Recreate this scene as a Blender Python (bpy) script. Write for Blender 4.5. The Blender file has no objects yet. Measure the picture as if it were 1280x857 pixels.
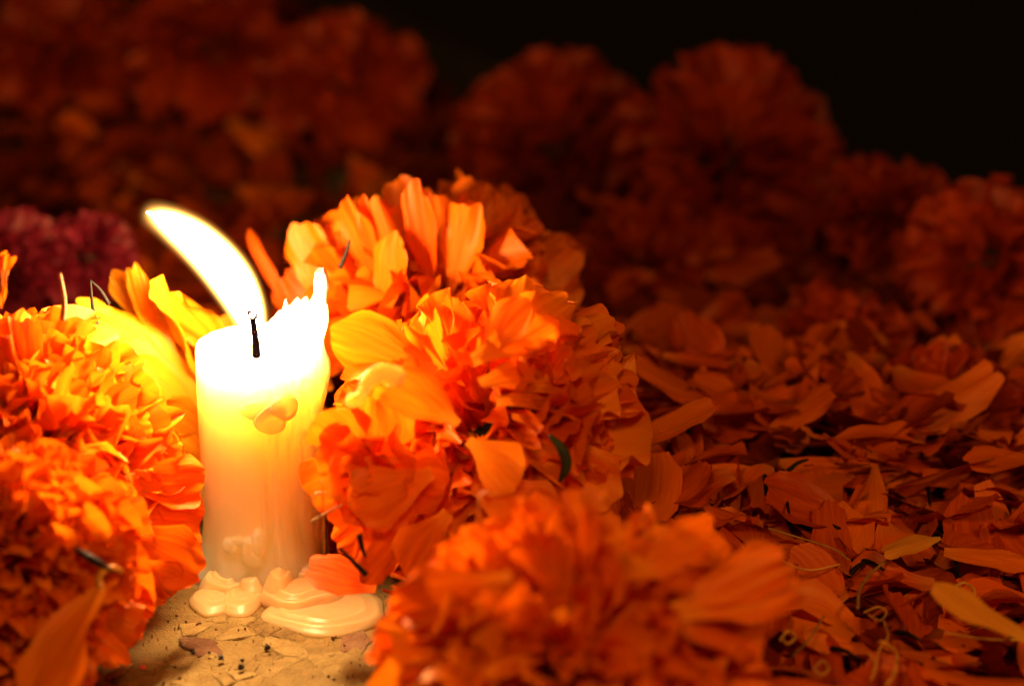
import bpy, bmesh, math, random
import numpy as np
from mathutils import Vector, Matrix, noise

random.seed(7)
rng = np.random.default_rng(11)
SC = bpy.context.scene
COL = SC.collection

# ------------------------------------------------------------------ camera
CAM = Vector((0.0611, -0.528, 0.25))
PITCH = math.radians(20.0)
FPX = 2983.0                                   # focal length of the 1280 px wide photograph
cam_d = bpy.data.cameras.new('camera')
cam = bpy.data.objects.new('camera', cam_d); COL.objects.link(cam)
cam.location = CAM
cam.rotation_euler = (math.radians(90) - PITCH, 0, 0)
cam_d.sensor_width = 36.0
cam_d.lens = 36.0 * FPX / 1280.0
cam_d.clip_start = 0.01
cam_d.clip_end = 50
cam_d.dof.use_dof = True
cam_d.dof.focus_distance = 0.556
cam_d.dof.aperture_fstop = 7.0
cam_d.dof.aperture_blades = 7
SC.camera = cam

# ------------------------------------------------------------------ night world, exposure
world = bpy.data.worlds.new('World'); SC.world = world
world.use_nodes = True
bg = world.node_tree.nodes['Background']
bg.inputs['Color'].default_value = (1.0, 0.42, 0.12, 1)
bg.inputs['Strength'].default_value = 0.0006
SC.view_settings.view_transform = 'Standard'
SC.view_settings.look = 'None'
SC.view_settings.exposure = 2.4
SC.view_settings.gamma = 1.0
SC.view_settings.use_curve_mapping = False
SC.render.engine = 'CYCLES'
SC.cycles.use_denoising = True
SC.cycles.max_bounces = 10
SC.cycles.diffuse_bounces = 4
SC.cycles.transmission_bounces = 8
SC.cycles.transparent_max_bounces = 12
SC.cycles.sample_clamp_indirect = 6.0

FLAME_STRENGTH = 88.0
# unseen warm fill lamps added in front of the flowers, as if from other candles
def fill_lamp(name, loc, watts, radius):
    l = bpy.data.lights.new(name, 'POINT'); l.energy = watts; l.shadow_soft_size = radius
    l.color = (1.0, 0.52, 0.13)
    o = bpy.data.objects.new(name, l); o.location = loc; COL.objects.link(o)
fill_lamp('warm_fill_light', (0.28, -0.21, 0.18), 0.18, 0.025)
fill_lamp('warm_fill_light', (0.05, -0.30, 0.275), 0.33, 0.03)

# ------------------------------------------------------------------ helpers
def W(px, py, y):
    """point of the place seen at photograph pixel px,py and standing at depth y"""
    s, c = math.sin(PITCH), math.cos(PITCH)
    r = Vector(((px - 640) / FPX, c - (py - 428.5) / FPX * s, -s - (py - 428.5) / FPX * c))
    return CAM + r * ((y - CAM.y) / r.y)

def G(px, py, z=0.0):
    s, c = math.sin(PITCH), math.cos(PITCH)
    r = Vector(((px - 640) / FPX, c - (py - 428.5) / FPX * s, -s - (py - 428.5) / FPX * c))
    return CAM + r * ((z - CAM.z) / r.z)

def link(name, data, parent=None):
    o = bpy.data.objects.new(name, data); COL.objects.link(o)
    if parent is not None: o.parent = parent
    return o

def tag(o, label, cat, group=None):
    o['label'] = label; o['category'] = cat
    if group: o['group'] = group
    return o

def empty(name, loc, label, cat, group=None):
    o = bpy.data.objects.new(name, None); COL.objects.link(o)
    o.empty_display_size = 0.01; o.location = loc
    return tag(o, label, cat, group)

def mesh_from(name, verts, faces, mat=None, smooth=True, uvs=None):
    me = bpy.data.meshes.new(name)
    me.from_pydata([tuple(v) for v in verts], [], [tuple(f) for f in faces])
    if uvs is None and name != 'ground':                       # closed bodies: faces outwards
        bm = bmesh.new(); bm.from_mesh(me); bmesh.ops.recalc_face_normals(bm, faces=bm.faces); bm.to_mesh(me); bm.free()
    if smooth: me.polygons.foreach_set('use_smooth', [True] * len(me.polygons))
    if uvs is not None:
        l = me.uv_layers.new(name='UVMap')
        idx = np.zeros(len(me.loops), dtype=np.int32); me.loops.foreach_get('vertex_index', idx)
        l.data.foreach_set('uv', np.asarray(uvs, dtype=np.float32)[idx].ravel())
    if mat: me.materials.append(mat)
    me.update()
    return me

def fbm(p, sc, oct=3):
    return noise.fractal(Vector(p) * sc, 1.0, 2.0, oct)

def tube(pts, radii, sides=7):
    """swept tube along a polyline with closed ends"""
    pts = [Vector(p) for p in pts]; n = len(pts)
    V, F = [], []
    up = Vector((0.3, 0.2, 1)).normalized()
    for i, p in enumerate(pts):
        t = (pts[min(i + 1, n - 1)] - pts[max(i - 1, 0)]).normalized()
        a = up - t * up.dot(t)
        if a.length < 1e-4: a = t.orthogonal()
        a.normalize(); b = t.cross(a); up = a
        for k in range(sides):
            th = 2 * math.pi * k / sides
            V.append(p + (a * math.cos(th) + b * math.sin(th)) * radii[i])
    for i in range(n - 1):
        for k in range(sides):
            k2 = (k + 1) % sides
            F.append((i * sides + k, i * sides + k2, (i + 1) * sides + k2, (i + 1) * sides + k))
    F.append(tuple(range(sides - 1, -1, -1))); F.append(tuple((n - 1) * sides + k for k in range(sides)))
    return V, F

def smooth_path(pts, n):
    """Catmull-Rom through control points"""
    P = [Vector(p) for p in pts]; P = [P[0] * 2 - P[1]] + P + [P[-1] * 2 - P[-2]]
    out = []
    m = len(P) - 3
    for k in range(n):
        t = k / (n - 1) * m; i = min(int(t), m - 1); f = t - i
        a, b, c, d = P[i:i + 4]
        out.append(0.5 * ((2 * b) + (c - a) * f + (2 * a - 5 * b + 4 * c - d) * f * f + (3 * b - a - 3 * c + d) * f ** 3))
    return out

# ------------------------------------------------------------------ materials
def new_mat(name):
    m = bpy.data.materials.new(name); m.use_nodes = True
    nt = m.node_tree; nt.nodes.clear()
    out = nt.nodes.new('ShaderNodeOutputMaterial')
    return m, nt, out

def N(nt, t, **kw):
    n = nt.nodes.new(t)
    for k, v in kw.items():
        if k.startswith('i_'): n.inputs[k[2:].replace('_', ' ')].default_value = v
        else: setattr(n, k, v)
    return n

def petal_material(name, dark, mid, light, base, transl=0.38, gloss=0.018):
    m, nt, out = new_mat(name); L = nt.links.new
    uv = N(nt, 'ShaderNodeUVMap')
    sep = N(nt, 'ShaderNodeSeparateXYZ'); L(uv.outputs[0], sep.inputs[0])
    info = N(nt, 'ShaderNodeObjectInfo'); geo = N(nt, 'ShaderNodeNewGeometry')
    tc = N(nt, 'ShaderNodeTexCoord')
    mapn = N(nt, 'ShaderNodeMapping'); mapn.inputs['Scale'].default_value = (9, 1.4, 1); L(uv.outputs[0], mapn.inputs[0])
    addv = N(nt, 'ShaderNodeVectorMath', operation='ADD'); L(mapn.outputs[0], addv.inputs[0])
    rs = N(nt, 'ShaderNodeMath', operation='MULTIPLY'); rs.inputs[1].default_value = 53.0; L(info.outputs['Random'], rs.inputs[0])
    L(rs.outputs[0], addv.inputs[1])
    vein = N(nt, 'ShaderNodeTexNoise'); vein.inputs['Scale'].default_value = 1.6; vein.inputs['Detail'].default_value = 3
    L(addv.outputs[0], vein.inputs['Vector'])
    blot = N(nt, 'ShaderNodeTexNoise'); blot.inputs['Scale'].default_value = 130.0; blot.inputs['Detail'].default_value = 4
    L(tc.outputs['Object'], blot.inputs['Vector'])
    # per petal tone: object random + island random (for joined heaps)
    a1 = N(nt, 'ShaderNodeMath', operation='ADD'); L(info.outputs['Random'], a1.inputs[0]); L(geo.outputs['Random Per Island'], a1.inputs[1])
    fr = N(nt, 'ShaderNodeMath', operation='FRACT'); L(a1.outputs[0], fr.inputs[0])
    mx = N(nt, 'ShaderNodeMath', operation='MULTIPLY_ADD'); L(vein.outputs['Fac'], mx.inputs[0]); mx.inputs[1].default_value = 0.9
    sc = N(nt, 'ShaderNodeMath', operation='MULTIPLY_ADD'); L(fr.outputs[0], sc.inputs[0]); sc.inputs[1].default_value = 0.65; sc.inputs[2].default_value = -0.30
    L(sc.outputs[0], mx.inputs[2])
    ramp = N(nt, 'ShaderNodeValToRGB'); e = ramp.color_ramp.elements
    e[0].position = 0.12; e[0].color = (*dark, 1); e[1].position = 0.85; e[1].color = (*light, 1)
    k = e.new(0.5); k.color = (*mid, 1)
    L(mx.outputs[0], ramp.inputs[0])
    # paler claw at the foot of the petal
    cl = N(nt, 'ShaderNodeMapRange'); cl.inputs['From Min'].default_value = 0.02; cl.inputs['From Max'].default_value = 0.28
    cl.inputs['To Min'].default_value = 0.6; cl.inputs['To Max'].default_value = 0.0; L(sep.outputs['Y'], cl.inputs['Value'])
    mixc = N(nt, 'ShaderNodeMix', data_type='RGBA'); L(cl.outputs[0], mixc.inputs['Factor'])
    L(ramp.outputs[0], mixc.inputs['A']); mixc.inputs['B'].default_value = (*base, 1)
    # bruises
    br = N(nt, 'ShaderNodeMapRange'); br.inputs['From Min'].default_value = 0.66; br.inputs['From Max'].default_value = 0.8; br.inputs['To Max'].default_value = 0.45
    L(blot.outputs['Fac'], br.inputs['Value'])
    mixb = N(nt, 'ShaderNodeMix', data_type='RGBA'); L(br.outputs[0], mixb.inputs['Factor']); L(mixc.outputs['Result'], mixb.inputs['A'])
    mixb.inputs['B'].default_value = (dark[0] * 0.45, dark[1] * 0.35, dark[2], 1)
    bump = N(nt, 'ShaderNodeBump'); bump.inputs['Strength'].default_value = 0.45; bump.inputs['Distance'].default_value = 0.0006
    L(vein.outputs['Fac'], bump.inputs['Height'])
    df = N(nt, 'ShaderNodeBsdfDiffuse'); tr = N(nt, 'ShaderNodeBsdfTranslucent'); gl = N(nt, 'ShaderNodeBsdfGlossy'); gl.inputs['Roughness'].default_value = 0.42
    for s in (df, tr): L(mixb.outputs['Result'], s.inputs['Color'])
    for s in (df, tr, gl): L(bump.outputs[0], s.inputs['Normal'])
    gl.inputs['Color'].default_value = (1, 0.8, 0.55, 1)
    m1 = N(nt, 'ShaderNodeMixShader'); m1.inputs[0].default_value = transl; L(df.outputs[0], m1.inputs[1]); L(tr.outputs[0], m1.inputs[2])
    m2 = N(nt, 'ShaderNodeMixShader'); m2.inputs[0].default_value = gloss; L(m1.outputs[0], m2.inputs[1]); L(gl.outputs[0], m2.inputs[2])
    L(m2.outputs[0], out.inputs['Surface'])
    return m

def simple_mat(name, col, rough=0.6, noise_scale=300, var=0.35, spec=0.3):
    m, nt, out = new_mat(name); L = nt.links.new
    p = N(nt, 'ShaderNodeBsdfPrincipled'); p.inputs['Roughness'].default_value = rough; p.inputs['Specular IOR Level'].default_value = spec
    tc = N(nt, 'ShaderNodeTexCoord'); nz = N(nt, 'ShaderNodeTexNoise'); nz.inputs['Scale'].default_value = noise_scale; nz.inputs['Detail'].default_value = 4
    L(tc.outputs['Object'], nz.inputs['Vector'])
    r = N(nt, 'ShaderNodeValToRGB'); e = r.color_ramp.elements
    e[0].position = 0.3; e[0].color = (*[c * (1 - var) for c in col], 1); e[1].position = 0.7; e[1].color = (*[min(1, c * (1 + var)) for c in col], 1)
    L(nz.outputs['Fac'], r.inputs[0]); L(r.outputs[0], p.inputs['Base Color'])
    L(p.outputs[0], out.inputs['Surface'])
    return m

M_ORANGE = petal_material('marigold_petal', (0.68, 0.084, 0.002), (0.86, 0.165, 0.003), (0.93, 0.26, 0.006), (0.85, 0.30, 0.02))
M_YELLOW = petal_material('yellow_marigold_petal', (0.76, 0.26, 0.005), (0.86, 0.38, 0.010), (0.92, 0.50, 0.018), (0.88, 0.46, 0.03))
M_PINK = petal_material('pink_petal', (0.14, 0.004, 0.012), (0.28, 0.012, 0.030), (0.44, 0.04, 0.07), (0.36, 0.035, 0.05))
M_LOOSE = petal_material('loose_petal', (0.50, 0.046, 0.002), (0.76, 0.105, 0.003), (0.86, 0.170, 0.005), (0.70, 0.20, 0.02), 0.30, 0.018)
M_FAR = petal_material('dimmed_marigold_petal', (0.34, 0.022, 0.001), (0.50, 0.040, 0.002), (0.62, 0.066, 0.003), (0.5, 0.10, 0.012))  # marigold colour darkened, so the dimness of the far heads is painted in
M_SHADED = petal_material('shaded_loose_petal', (0.16, 0.011, 0.001), (0.30, 0.028, 0.002), (0.43, 0.055, 0.003), (0.34, 0.075, 0.012), 0.25, 0.01)  # loose petal colour darkened: shaded gaps and dim distance painted in
M_PALE = petal_material('pale_petal', (0.62, 0.19, 0.015), (0.74, 0.27, 0.02), (0.80, 0.35, 0.04), (0.7, 0.36, 0.06), 0.25)
M_GREEN = simple_mat('calyx_green', (0.02, 0.026, 0.007), 0.6)
M_BLACK = simple_mat('dry_seed', (0.008, 0.006, 0.004), 0.6, spec=.15)
M_TENDRIL = simple_mat('dry_tendril', (0.58, 0.24, 0.035), 0.5)
M_STRAW = simple_mat('dry_straw', (0.30, 0.13, 0.03), 0.6)
M_CRUMB = simple_mat('burnt_crumb', (0.006, 0.005, 0.004), 0.35, spec=0.6)

def wax_material(name, scale, base, rad, clear=0.0):
    m, nt, out = new_mat(name); L = nt.links.new
    p = N(nt, 'ShaderNodeBsdfPrincipled')
    p.inputs['Base Color'].default_value = (*base, 1)
    p.inputs['Subsurface Weight'].default_value = 1.0
    p.inputs['Subsurface Radius'].default_value = rad
    p.inputs['Subsurface Scale'].default_value = scale
    p.inputs['Roughness'].default_value = 0.34
    p.inputs['IOR'].default_value = 1.44
    p.inputs['Specular IOR Level'].default_value = 0.5
    tc = N(nt, 'ShaderNodeTexCoord'); nz = N(nt, 'ShaderNodeTexNoise'); nz.inputs['Scale'].default_value = 260; nz.inputs['Detail'].default_value = 4
    L(tc.outputs['Object'], nz.inputs['Vector'])
    b = N(nt, 'ShaderNodeBump'); b.inputs['Strength'].default_value = 0.12; b.inputs['Distance'].default_value = 0.001
    L(nz.outputs['Fac'], b.inputs['Height']); L(b.outputs[0], p.inputs['Normal'])
    if clear:                                                    # thin films of wax let what lies behind show through
        mx = N(nt, 'ShaderNodeMixShader'); mx.inputs[0].default_value = clear
        tp = N(nt, 'ShaderNodeBsdfTransparent'); tp.inputs[0].default_value = (1, .85, .6, 1)
        L(p.outputs[0], mx.inputs[1]); L(tp.outputs[0], mx.inputs[2]); L(mx.outputs[0], out.inputs['Surface'])
    else: L(p.outputs[0], out.inputs['Surface'])
    return m
M_WAX = wax_material('candle_wax', 0.036, (0.985, 0.73, 0.42), (1.0, 0.80, 0.62))
M_SPLASH = wax_material('splashed_wax', 0.004, (0.82, 0.60, 0.34), (1.0, 0.6, 0.3), .3)
M_FLAKE = wax_material('flaked_wax', 0.004, (0.95, 0.78, 0.5), (1.0, 0.85, 0.7), .5)
M_DRIP = wax_material('dripped_wax', 0.004, (0.84, 0.58, 0.28), (1.0, 0.85, 0.7), .42)

def stone_material(name, cols, scale):
    m, nt, out = new_mat(name); L = nt.links.new
    tc = N(nt, 'ShaderNodeTexCoord'); info = N(nt, 'ShaderNodeObjectInfo')
    nz = N(nt, 'ShaderNodeTexNoise'); nz.inputs['Scale'].default_value = scale; nz.inputs['Detail'].default_value = 8; nz.inputs['Roughness'].default_value = 0.65
    L(tc.outputs['Object'], nz.inputs['Vector'])
    a = N(nt, 'ShaderNodeMath', operation='MULTIPLY_ADD'); L(info.outputs['Random'], a.inputs[0]); a.inputs[1].default_value = 0.28; 
    s = N(nt, 'ShaderNodeMath', operation='SUBTRACT'); L(nz.outputs['Fac'], s.inputs[0]); s.inputs[1].default_value = 0.14
    L(s.outputs[0], a.inputs[2])
    r = N(nt, 'ShaderNodeValToRGB'); e = r.color_ramp.elements
    e[0].position = 0.15; e[0].color = (*cols[0], 1); e[1].position = 0.75; e[1].color = (*cols[2], 1); k = e.new(0.42); k.color = (*cols[1], 1)
    L(a.outputs[0], r.inputs[0])
    fine = N(nt, 'ShaderNodeTexNoise'); fine.inputs['Scale'].default_value = 1400; fine.inputs['Detail'].default_value = 5
    L(tc.outputs['Object'], fine.inputs['Vector'])
    b = N(nt, 'ShaderNodeBump'); b.inputs['Strength'].default_value = 0.9; b.inputs['Distance'].default_value = 0.0011
    L(fine.outputs['Fac'], b.inputs['Height'])
    p = N(nt, 'ShaderNodeBsdfPrincipled'); p.inputs['Roughness'].default_value = 0.75; p.inputs['Specular IOR Level'].default_value = 0.25
    L(r.outputs[0], p.inputs['Base Color']); L(b.outputs[0], p.inputs['Normal']); L(p.outputs[0], out.inputs['Surface'])
    return m
M_GROUND = stone_material('ground_concrete', ((0.10, 0.056, 0.014), (0.20, 0.132, 0.038), (0.29, 0.205, 0.066)), 220)
M_STONE_DARK = stone_material('ground_stone_brown', ((0.10, 0.045, 0.02), (0.17, 0.085, 0.04), (0.24, 0.14, 0.07)), 170)
M_STONE = stone_material('ground_stone', ((0.09, 0.048, 0.013), (0.22, 0.145, 0.042), (0.34, 0.25, 0.085)), 260)

# ------------------------------------------------------------------ ground: rough slab with flakes of stone in it
def build_ground():
    xs = np.concatenate([np.linspace(-0.9, -0.16, 12)[:-1], np.linspace(-0.16, 0.1, 130), np.linspace(0.1, 0.9, 14)[1:]])
    ts = np.concatenate([np.linspace(-0.6, -0.16, 6)[:-1], np.linspace(-0.16, 0.03, 95), np.linspace(0.03, 1.0, 24)[1:]])
    V = []
    for t in ts:
        for x in xs:
            end = float(np.interp(x, (-.04, .10, .16), (.72, .42, .31)))          # the altar slab stops short behind the flowers
            y = t if t <= .03 else .03 + (t - .03) / .97 * (end - .03)
            V.append((x, y, 0.0005 * fbm((x, y, 0), 90) + 0.0005 * fbm((x, y, 3), 330) + 0.00002))
    nx = len(xs); F = [(j * nx + i, j * nx + i + 1, (j + 1) * nx + i + 1, (j + 1) * nx + i) for j in range(len(ts) - 1) for i in range(nx - 1)]
    g = link('ground', mesh_from('ground', V, F, M_GROUND)); g['kind'] = 'structure'
    # irregular flakes: Voronoi cells drawn in a little from their joints
    S = []
    tries = 0
    while len(S) < 240 and tries < 20000:
        tries += 1
        p = (random.uniform(-.09, .055), random.uniform(-.105, -.005)); d = random.choice((.0018, .003, .0045, .007, .011, .014))
        if all((p[0] - q[0]) ** 2 + (p[1] - q[1]) ** 2 > max(d, q[2]) ** 2 * .8 for q in S): S.append((p[0], p[1], d))
    for i, (x, y, d) in enumerate(S):
        poly = [Vector((x + sx * .012, y + sy * .009)) for sx, sy in ((-1, -1), (1, -1), (1, 1), (-1, 1))]
        for j, (u, v, e) in enumerate(S):
            if j == i or abs(u - x) > .03 or abs(v - y) > .03: continue
            n = Vector((u - x, v - y)); m = Vector(((x + u) / 2, (y + v) / 2)) - n.normalized() * .00005
            out = []
            for k in range(len(poly)):
                A, B = poly[k], poly[(k + 1) % len(poly)]
                da, db = (A - m).dot(n), (B - m).dot(n)
                if da <= 0: out.append(A)
                if (da < 0) != (db < 0) and abs(da - db) > 1e-12: out.append(A + (B - A) * (da / (da - db)))
            poly = out
            if len(poly) < 3: break
        if len(poly) < 3 or random.random() < .42: continue
        # roughen the outline
        ring = []
        for k in range(len(poly)):
            A, B = poly[k], poly[(k + 1) % len(poly)]
            ring.append(A); ln = (B - A).length
            if ln > .002:
                for f in (.35, .68): ring.append(A.lerp(B, f) - (A.lerp(B, f) - Vector((x, y))).normalized() * random.uniform(0, .0007))
        n = len(ring); h = random.uniform(.00004, .00034); c = Vector((x, y))
        tx, ty = random.gauss(0, .035), random.gauss(0, .035)
        top = lambda p, q: (p.x - x, p.y - y, h * q + (p.x - x) * tx + (p.y - y) * ty + random.uniform(-1, 1) * .00008)
        V = [(p.x - x, p.y - y, -.002) for p in ring] + [top(c + (p - c) * .985, .75) for p in ring] + [top(c + (p - c) * .86, .9) for p in ring] + [(0, 0, h * 1.05)]
        F = []
        for k in range(n):
            q = (k + 1) % n
            F += [(k, q, n + q, n + k), (n + k, n + q, 2 * n + q, 2 * n + k), (2 * n + k, 2 * n + q, 3 * n)]
        o = link('stone', mesh_from('stone', V, F, M_STONE if random.random() > .09 else M_STONE_DARK, True), g)
        o.location = (x, y, 0.0001)
build_ground()

# ------------------------------------------------------------------ the candle
CR = 0.0135
CH = 0.0580
def bump1(a, c, w):
    d = (a - c + 180) % 360 - 180
    return math.exp(-(d / w) ** 2)

def build_candle():
    root = empty('candle', (0, 0, 0), 'short thick cream candle burning with a bent flame, wax running to its foot', 'candle')
    NT, NZ = 360, 150
    prof = [(-180, .0580), (-90, .0572), (-60, .0568), (-35, .0585), (-22, .0600), (-12, .0630), (-2, .0675), (5, .0725), (11, .0756), (15, .0752), (20, .0705), (24, .0672),
            (27, .0655), (33, .0668), (38, .0650), (44, .0664), (49, .0640), (54, .0638), (57, .0652), (60, .0622), (68, .0612), (76, .0590), (90, .0580), (180, .0580)]
    pa, ph = zip(*prof)
    def wall_spot(px, py):
        y = -CR
        for _ in range(12):
            p = W(px, py, y); x = max(-CR * .98, min(CR * .98, p.x)); y = -math.sqrt(CR * CR - x * x)
        return math.atan2(y, p.x), p.z
    pxs = 0.548 / FPX
    # raised wax on the wall: (px, py, half width, half height, thickness) as the viewer sees it
    relief = [(wall_spot(a_, b_), c_ * pxs, d_ * pxs, t_) for a_, b_, c_, d_, t_ in (
        (318, 508, 17, 13, .0009), (336, 520, 20, 20, .0012), (351, 506, 18, 19, .0014), (342, 533, 14, 10, .0011), (306, 512, 7, 8, .0012), (350, 480, 9, 22, .0007),
        (289, 680, 10, 10, .0009), (300, 675, 12, 6, .0006), (311, 684, 10, 17, .0010), (323, 676, 9, 20, .0012), (316, 696, 13, 10, .0010), (330, 640, 4, 50, .0004),
        (372, 498, 5, 13, .0012), (377, 480, 9, 10, .0012), (385, 470, 8, 60, .0012), (396, 440, 9, 60, .0015), (392, 530, 9, 34, .0014), (364, 455, 7, 40, .0009), (399, 560, 7, 22, .0012),
        (342, 600, 6, 130, .0007), (356, 640, 8, 120, .0005), (376, 650, 10, 110, .0010), (396, 660, 8, 90, .0010), (366, 560, 4, 80, .0005))]
    def raised(th, z):
        h = 0.0
        for (a_, z_), w_, h_, t_ in relief:
            d = (th - a_ + math.pi) % (2 * math.pi) - math.pi
            q = math.hypot(d * CR / w_, (z - z_) / h_)
            if q < 1: h = max(h, t_ * min(1.0, (1 - q) * 2.6) ** .7 * (.8 + .2 * q))
        return h
    V, F = [], []
    rows = []
    for k in range(NT):
        a = -180 + 360 * k / NT; th = math.radians(a)
        crest = max(0.0, float(np.interp(a, pa, ph)) - 0.0600) / 0.0157
        ragged = (0.0007 * noise.noise(Vector((a * 0.25, 1.3, 0))) + .0004 * noise.noise(Vector((a * .9, 4, 0)))) * (1 if -15 < a < 80 else 0.35)
        h = float(np.interp(a, pa, ph)) + ragged
        col = []
        def pt(r, z, wob=1.0):
            # swollen runs of wax on the side towards +x and the viewer
            run = 0.0010 * bump1(a, -42, 16) + 0.0013 * bump1(a, -22, 7) + 0.0016 * bump1(a, -4, 9) + 0.0013 * bump1(a, 14, 8) + 0.0006 * bump1(a, -62, 7) + 0.0008 * bump1(a, 34, 8)
            run *= 0.45 + 0.55 * math.sin(z * 160 + a * 0.05) ** 2
            top = (0.0026 + .0016 * noise.noise(Vector((a * .11, z * 130, 7)))) * bump1(a, 8, 26) * max(0, min(1, (z - 0.026) / 0.022)) + raised(th, z) + .0006 * bump1(a, -25, 45) * noise.noise(Vector((a * .16, z * 110, 3)))
            skirt = .0050 * bump1(a, -48, 34) * math.exp(-z / .0065) + math.exp(-z / .0042) * (.0042 + .0012 * math.sin(math.radians(a) * 9 + 1) + .0012 * noise.noise(Vector((a * .05, 9, 0)))) * (1 if -175 < a < 20 else .4) + .0016 * bump1(a, -70, 60) * math.exp(-z / .010)
            rr = r + wob * (run + skirt + top + 0.00022 * noise.noise(Vector((math.cos(th) * 2, math.sin(th) * 2, z * 60))) + 0.0002 * noise.noise(Vector((a * .07, z * 25, 2))))
            V.append((rr * math.cos(th), rr * math.sin(th), z)); return len(V) - 1
        for j in range(NZ):
            t = j / (NZ - 1); z = t * (h - 0.0012)
            col.append(pt(CR, z))
        thick = 0.0022 - 0.0009 * crest
        lean = 0.0014 * crest
        col.append(pt(CR + lean - 0.0003, h - 0.0004)); col.append(pt(CR + lean - thick * .35, h)); col.append(pt(CR + lean - thick * .75, h - 0.0003))
        # inside wall going down to the molten pool
        z0 = 0.0540
        for q in (0.12, 0.3, 0.55, 0.8, 1.0):
            z = (h - 0.0009) + (z0 - (h - 0.0009)) * q
            r = (CR + lean - thick) + (0.0112 - (CR + lean - thick)) * q ** 1.6
            col.append(pt(r, z, 1 - q))
        for r in (0.0095, 0.006, 0.003, 0.0012):
            col.append(pt(r, z0 - 0.0002 - 0.00025 * (1 - r / 0.0112), 0))
        rows.append(col)
    m = len(rows[0])
    for k in range(NT):
        A, B = rows[k], rows[(k + 1) % NT]
        for j in range(m - 1): F.append((A[j], B[j], B[j + 1], A[j + 1]))
    F.append(tuple(rows[k][0] for k in range(NT - 1, -1, -1))); F.append(tuple(rows[k][-1] for k in range(NT)))
    link('body', mesh_from('candle_body', V, F, M_WAX), root)

    # thin flake of wax stuck below the rim: three set drops one over the other
    V, F = [], []
    for px, py, rx, ry, t in ((321, 511, 21, 15, .0012), (337, 521, 22, 22, .0017), (351, 506, 19, 19, .0022)):
        th0, z0_ = wall_spot(px, py); b0 = len(V); NA, NR = 40, 8
        for j in range(NR + 1):
            q = j / NR
            for k in range(NA):
                a = 2 * math.pi * k / NA; e = 1 + .06 * math.sin(3 * a + px) + .05 * math.sin(2 * a + py)
                th = th0 + q * e * math.cos(a) * rx * pxs / CR; z = z0_ + q * e * math.sin(a) * ry * pxs
                rad = CR + raised(th, z) * .6 + t * (max(0, 1 - q ** 4) ** .5 * .8 + .35 * math.exp(-((q - .86) / .09) ** 2)) + (.0002 if j < NR else -.0012)
                V.append((rad * math.cos(th), rad * math.sin(th), z))
        for j in range(NR):
            for k in range(NA): F.append((b0 + j * NA + k, b0 + j * NA + (k + 1) % NA, b0 + (j + 1) * NA + (k + 1) % NA, b0 + (j + 1) * NA + k))
    link('wax_flake', mesh_from('wax_flake', V, F, M_FLAKE), root)
    # lobes of wax set on the ground by the foot
    def lobe(name, px, py, rx, ry, h, seed, ridges=((.62, .10, .16),), power=2.4, lean=0.0):
        """a set drop of wax: rounded pool with low ridges left by each run"""
        rr = random.Random(seed); c = G(px, py, 0); sx = rx * .57 / FPX; sy = ry * .57 / FPX / .43
        ph = [rr.uniform(0, 6.28) for _ in range(5)]
        NA, NR = 72, 26; V, F = [], []
        for j in range(NR + 1):
            q = j / NR
            for k in range(NA):
                a = 2 * math.pi * k / NA
                edge = 1 + .07 * math.sin(2 * a + ph[0]) + .06 * math.sin(3 * a + ph[1]) + .035 * math.sin(5 * a + ph[2])
                x, y = q * edge * math.cos(a) * sx, q * edge * math.sin(a) * sy
                z = h * max(0.0, 1 - q ** power) ** .55
                front = .5 - .5 * math.sin(a)
                for (q0, w, t) in ridges:
                    z += t * h * math.exp(-((q - q0 - .05 * math.sin(2 * a + ph[3])) / w) ** 2) * (.25 + .75 * front)
                z += lean * (y / sy) * h * (1 - q * .3) * (1 - q ** 4) + .04 * h * math.sin(3 * a + ph[4]) * q * (1 - q) * 3
                V.append((x, y, max(z, 0) - .0003 if j < NR else -.0006))
        for j in range(NR):
            for k in range(NA): F.append((j * NA + k, j * NA + (k + 1) % NA, (j + 1) * NA + (k + 1) % NA, (j + 1) * NA + k))
        F.append(tuple(NR * NA + k for k in range(NA - 1, -1, -1)))
        o = link(name, mesh_from(name, V, F, M_DRIP), root); o.location = (c.x, c.y, 0.0003)
        return o
    two = ((.45, .07, .12), (.74, .07, .14))
    lobe('wax_lobe', 270, 752, 30, 20, .0021, 1, two, 4, lean=.2)
    lobe('wax_lobe', 306, 748, 31, 24, .0026, 2, two, 4, lean=.25)
    lobe('wax_lobe', 284, 734, 32, 19, .0042, 3, two, 3, lean=.2)
    lobe('wax_lobe', 272, 718, 24, 14, .0046, 4, power=2.8)
    lobe('wax_lobe', 316, 730, 30, 24, .0058, 5, ((.6, .1, .08),), 2, .2)
    # the wide puddle that ran towards the flowers, in tiers
    lobe('wax_puddle', 408, 768, 82, 25, .0022, 6, ((.60, .05, .22), (.82, .05, .20)), 3.2)
    lobe('wax_puddle', 378, 750, 54, 22, .0046, 7, ((.55, .06, .10), (.80, .05, .14)), 2.6)
    lobe('wax_puddle', 352, 738, 26, 24, .0072, 8, ((.55, .08, .06),), 2.0)
    lobe('wax_puddle', 386, 730, 34, 18, .0070, 9, ((.7, .08, .06),), 2.2)

    # -- wick, curling towards the viewer so that its glowing end leaves the flame
    wp = [W(320.5, 444, -0.0010), W(320, 434, -0.0025), W(319, 420, -0.0042), W(317, 405, -0.0066), W(315.5, 396, -0.0086)]
    P = smooth_path(wp, 24)
    V, F = tube(P, [0.00100 - 0.00030 * i / 23 + 0.00008 * math.sin(i * 2.1) for i in range(24)], 9)
    m, nt, out = new_mat('charred_wick'); p = N(nt, 'ShaderNodeBsdfDiffuse'); p.inputs['Color'].default_value = (0.0016, 0.0010, 0.0030, 1); nt.links.new(p.outputs[0], out.inputs[0])
    wick = link('wick', mesh_from('wick', V, F, m), root)
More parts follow.
